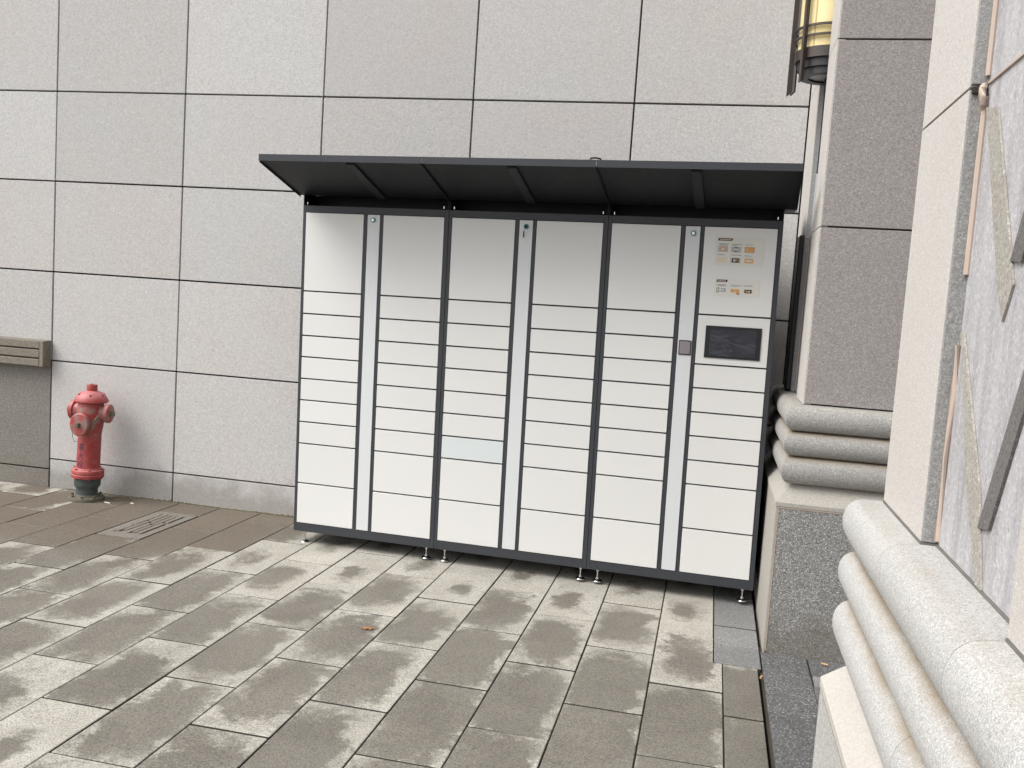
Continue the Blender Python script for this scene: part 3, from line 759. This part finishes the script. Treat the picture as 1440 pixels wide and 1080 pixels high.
# ------------------------------------------------------------------ fire hydrant
hyd = link('fire_hydrant', None, loc=(-4.292, -.190, .004), rot=(0, .030, 0)); hyd.scale = (.84, .84, 1)
tag(hyd, 'weathered red fire hydrant on a dark pipe base against the pale wall', 'fire hydrant')
bm = bmesh.new(); lathe(bm, [(0, -.005), (.132, -.005), (.134, .012), (.130, .019), (.095, .021), (.088, .035), (.0, .035)], 32)
fl = link('base_flange', to_mesh(bm, smooth=True), hyd, M['rust'])
for i in range(8):
    a = 2*math.pi*i/8 + .3; bm = bmesh.new(); add_cyl(bm, (.113*math.cos(a), .113*math.sin(a), .018), (.113*math.cos(a), .113*math.sin(a), .034), .011, seg=6); link('bolt', to_mesh(bm), fl, M['rust'])
bm = bmesh.new(); lathe(bm, [(.0, .02), (.083, .022), (.080, .065), (.084, .078), (.096, .092), (.099, .100), (.099, .152), (.0, .152)], 32)
link('pipe_base', to_mesh(bm, smooth=True), hyd, M['iron'])
bm = bmesh.new(); lathe(bm, [(0, .150), (.120, .150), (.122, .155), (.122, .171), (.117, .174), (.117, .178), (.122, .181), (.122, .198), (.118, .203), (.098, .206), (.092, .216), (.0, .216)], 36)
f2 = link('flange', to_mesh(bm, smooth=True), hyd, M['red'])
for i in range(6):
    a = 2*math.pi*i/6 + .2; bm = bmesh.new(); add_cyl(bm, (.108*math.cos(a), .108*math.sin(a), .140), (.108*math.cos(a), .108*math.sin(a), .214), .008, seg=6); link('bolt', to_mesh(bm), f2, M['red'])
bm = bmesh.new(); lathe(bm, [(0, .205), (.090, .205), (.088, .22), (.087, .44), (.094, .48), (.102, .53), (.103, .60), (.094, .65), (.088, .668), (.0, .668)], 40)
body = link('barrel', to_mesh(bm, smooth=True), hyd, M['red'])
bm = bmesh.new(); lathe(bm, [(.0, .655), (.085, .655), (.120, .658), (.127, .664), (.125, .674), (.110, .700), (.080, .722), (.045, .734), (.0, .737)], 40)
bon = link('bonnet', to_mesh(bm, smooth=True), hyd, M['red'])
for i in range(6):
    a = 2*math.pi*i/6; bm = bmesh.new(); add_cyl(bm, (.098*math.cos(a), .098*math.sin(a), .69), (.098*math.cos(a), .098*math.sin(a), .716), .008, seg=6); link('bolt', to_mesh(bm), bon, M['red'])
bm = bmesh.new(); lathe(bm, [(.020, .732), (.038, .732), (.040, .742), (.040, .770), (.037, .776), (.022, .776), (.021, .750), (.0, .749)], 24); add_box(bm, -.010, .010, -.010, .010, .748, .768)
link('operating_nut', to_mesh(bm, smooth=True), bon, M['red'])
def nozzle(direction, z, r, L, name='nozzle'):
    d = Vector(direction).normalized(); q = Vector((0, 0, 1)).rotation_difference(d).to_matrix().to_4x4(); T = Matrix.Translation((0, 0, z)) @ q
    bm = bmesh.new(); lathe(bm, [(0, .05), (r*.86, .05), (r*.82, L-.035), (r*.92, L-.030), (0, L-.028)], 28, T)
    nz = link(name, to_mesh(bm, smooth=True), hyd, M['red'])
    bm = bmesh.new(); lathe(bm, [(r*.9, L-.034), (r*1.04, L-.032), (r*1.06, L-.006), (r*.98, L), (r*.4, L+.004), (0, L+.005)], 28, T)
    link('cap', to_mesh(bm, smooth=True), nz, M['red'])
    bm = bmesh.new(); add_box(bm, -.015, .015, -.015, .015, L+.002, L+.032, .003)
    for v in bm.verts: v.co = T @ v.co
    link('cap_nut', to_mesh(bm), nz, M['rust'])
    return nz
nozzle((.1, -1, 0), .520, .072, .165); nozzle((1, .1, 0), .592, .060, .165); nozzle((-1, -.1, 0), .592, .060, .165)
bm = bmesh.new(); tube(bm, [(.115, -.052, .59), (.10, -.085, .555), (.075, -.095, .50), (.05, -.098, .47), (.02, -.10, .455)], .0028, 6)
tube(bm, [(-.055, -.13, .47), (-.062, -.125, .43), (-.050, -.115, .395), (-.02, -.105, .405), (.0, -.1, .43)], .0024, 6)
link('cap_chain', to_mesh(bm, smooth=True), hyd, M['wire'])
CH = [[((.5, 9), (2, 8)), ((0, 6), (1.7, 5.2)), ((.3, 1), (2, 4)), ((6.3, 10), (6.3, 7)), ((3.8, 9), (4.8, 7.5)), ((8.8, 9.3), (7.6, 7.6)), ((4, 6.5), (4, 0)), ((4, 6.5), (8.8, 6.5)), ((8.8, 6.5), (8.8, 0)), ((8.8, 0), (7.6, .4)), ((4, 4.5), (8.8, 4.5)), ((4, 2.6), (8.8, 2.6))],
      [((5, 10), (5, 5.2)), ((5, 5.2), (1, 0)), ((5, 5.2), (9.5, 0)), ((1.8, 7.2), (2.8, 5)), ((8.5, 7.4), (7, 5.2))],
      [((0, 7), (4, 7)), ((2, 10), (2, 0)), ((2, 6.6), (0, 3)), ((2.2, 6.2), (3.7, 4.5)), ((6.9, 10), (4.3, 6.8)), ((6.9, 10), (9.9, 6.8)), ((5.2, 5.9), (8.7, 5.9)), ((5.3, 3.3), (8.5, 3.3)), ((4.3, .4), (9.8, .4)), ((6.95, 5.9), (6.95, .4))]]
bm = bmesh.new(); sz = .0052; rr = .0886
for ch, zc in zip(CH, (.362, .302, .242)):
    for (p0, p1) in ch:
        p0, p1 = Vector(p0), Vector(p1); d = (p1-p0); nn = Vector((-d.y, d.x)).normalized()*.55; ex_ = d.normalized()*.35
        vs = []
        for pt in (p0-ex_-nn, p1+ex_-nn, p1+ex_+nn, p0-ex_+nn):
            ang = (pt.x-5)*sz/rr - math.pi/2 - .10
            r_ = rr + .0004
            vs.append(bm.verts.new((r_*math.cos(ang), r_*math.sin(ang), zc+(pt.y-5)*sz)))
        bm.faces.new(vs)
link('stencil_lettering', to_mesh(bm), body, M['ink'])

# ------------------------------------------------------------------ litter
bm = bmesh.new()
pts = [(-.035, 0), (-.018, .012), (-.008, .009), (.0, .020), (.010, .011), (.022, .013), (.024, .003), (.042, .0), (.022, -.006), (.012, -.015), (.0, -.008), (-.014, -.013), (-.02, -.004)]
cv = bm.verts.new((0, 0, .010)); vs = [bm.verts.new((x, y, .003 + .006*math.sin(i*1.7)**2)) for i, (x, y) in enumerate(pts)]
for i in range(len(vs)): bm.faces.new((cv, vs[i], vs[(i+1) % len(vs)]))
o = link('dry_leaf', to_mesh(bm), mat=M['leaf'], loc=(-1.678, -1.736, 0), rot=(0, 0, .35)); s_ = o.modifiers.new('thickness', 'SOLIDIFY'); s_.thickness = .0012
tag(o, 'curled brown dry leaf lying on a paver in front of the lockers', 'leaf')
def butt(x, y, rz, label, white=False, L=.030):
    bm = bmesh.new(); add_cyl(bm, (-L/2, 0, .004), (L/2, 0, .004), .0040, .0038, seg=12)
    o = link('cigarette_butt', to_mesh(bm, smooth=True), mat=M['paper'] if white else M['butt'], loc=(x, y, 0), rot=(0, 0, rz)); tag(o, label, 'cigarette butt', 'dropped cigarette butts'); return o
butt(.342, -1.37, -.25, 'tan cigarette butt on the dark slab between the two stone piers')
butt(-4.10, -.235, -.1, 'pale cigarette butt just right of the hydrant base', True, .045)
butt(-3.955, -.175, -.3, 'pale cigarette butt at the wall foot, farther right of the hydrant', True, .03)
butt(.056, -1.63, 1.2, 'orange cigarette butt caught in the dark gap beside the paving edge', L=.024)
bm = bmesh.new(); lathe(bm, [(0, .012), (.02, .011), (.045, .006), (.06, -.004)], 14)
for v in bm.verts: v.co.x *= 1.25 + .3*random.random(); v.co.y *= .7 + .4*random.random(); v.co.z *= .6 + .8*random.random()
o = link('soil_heap', to_mesh(bm), mat=M['moss'], loc=(-4.10, -.10, 0)); tag(o, 'small heap of dark soil between the hydrant base and the wall', 'soil')
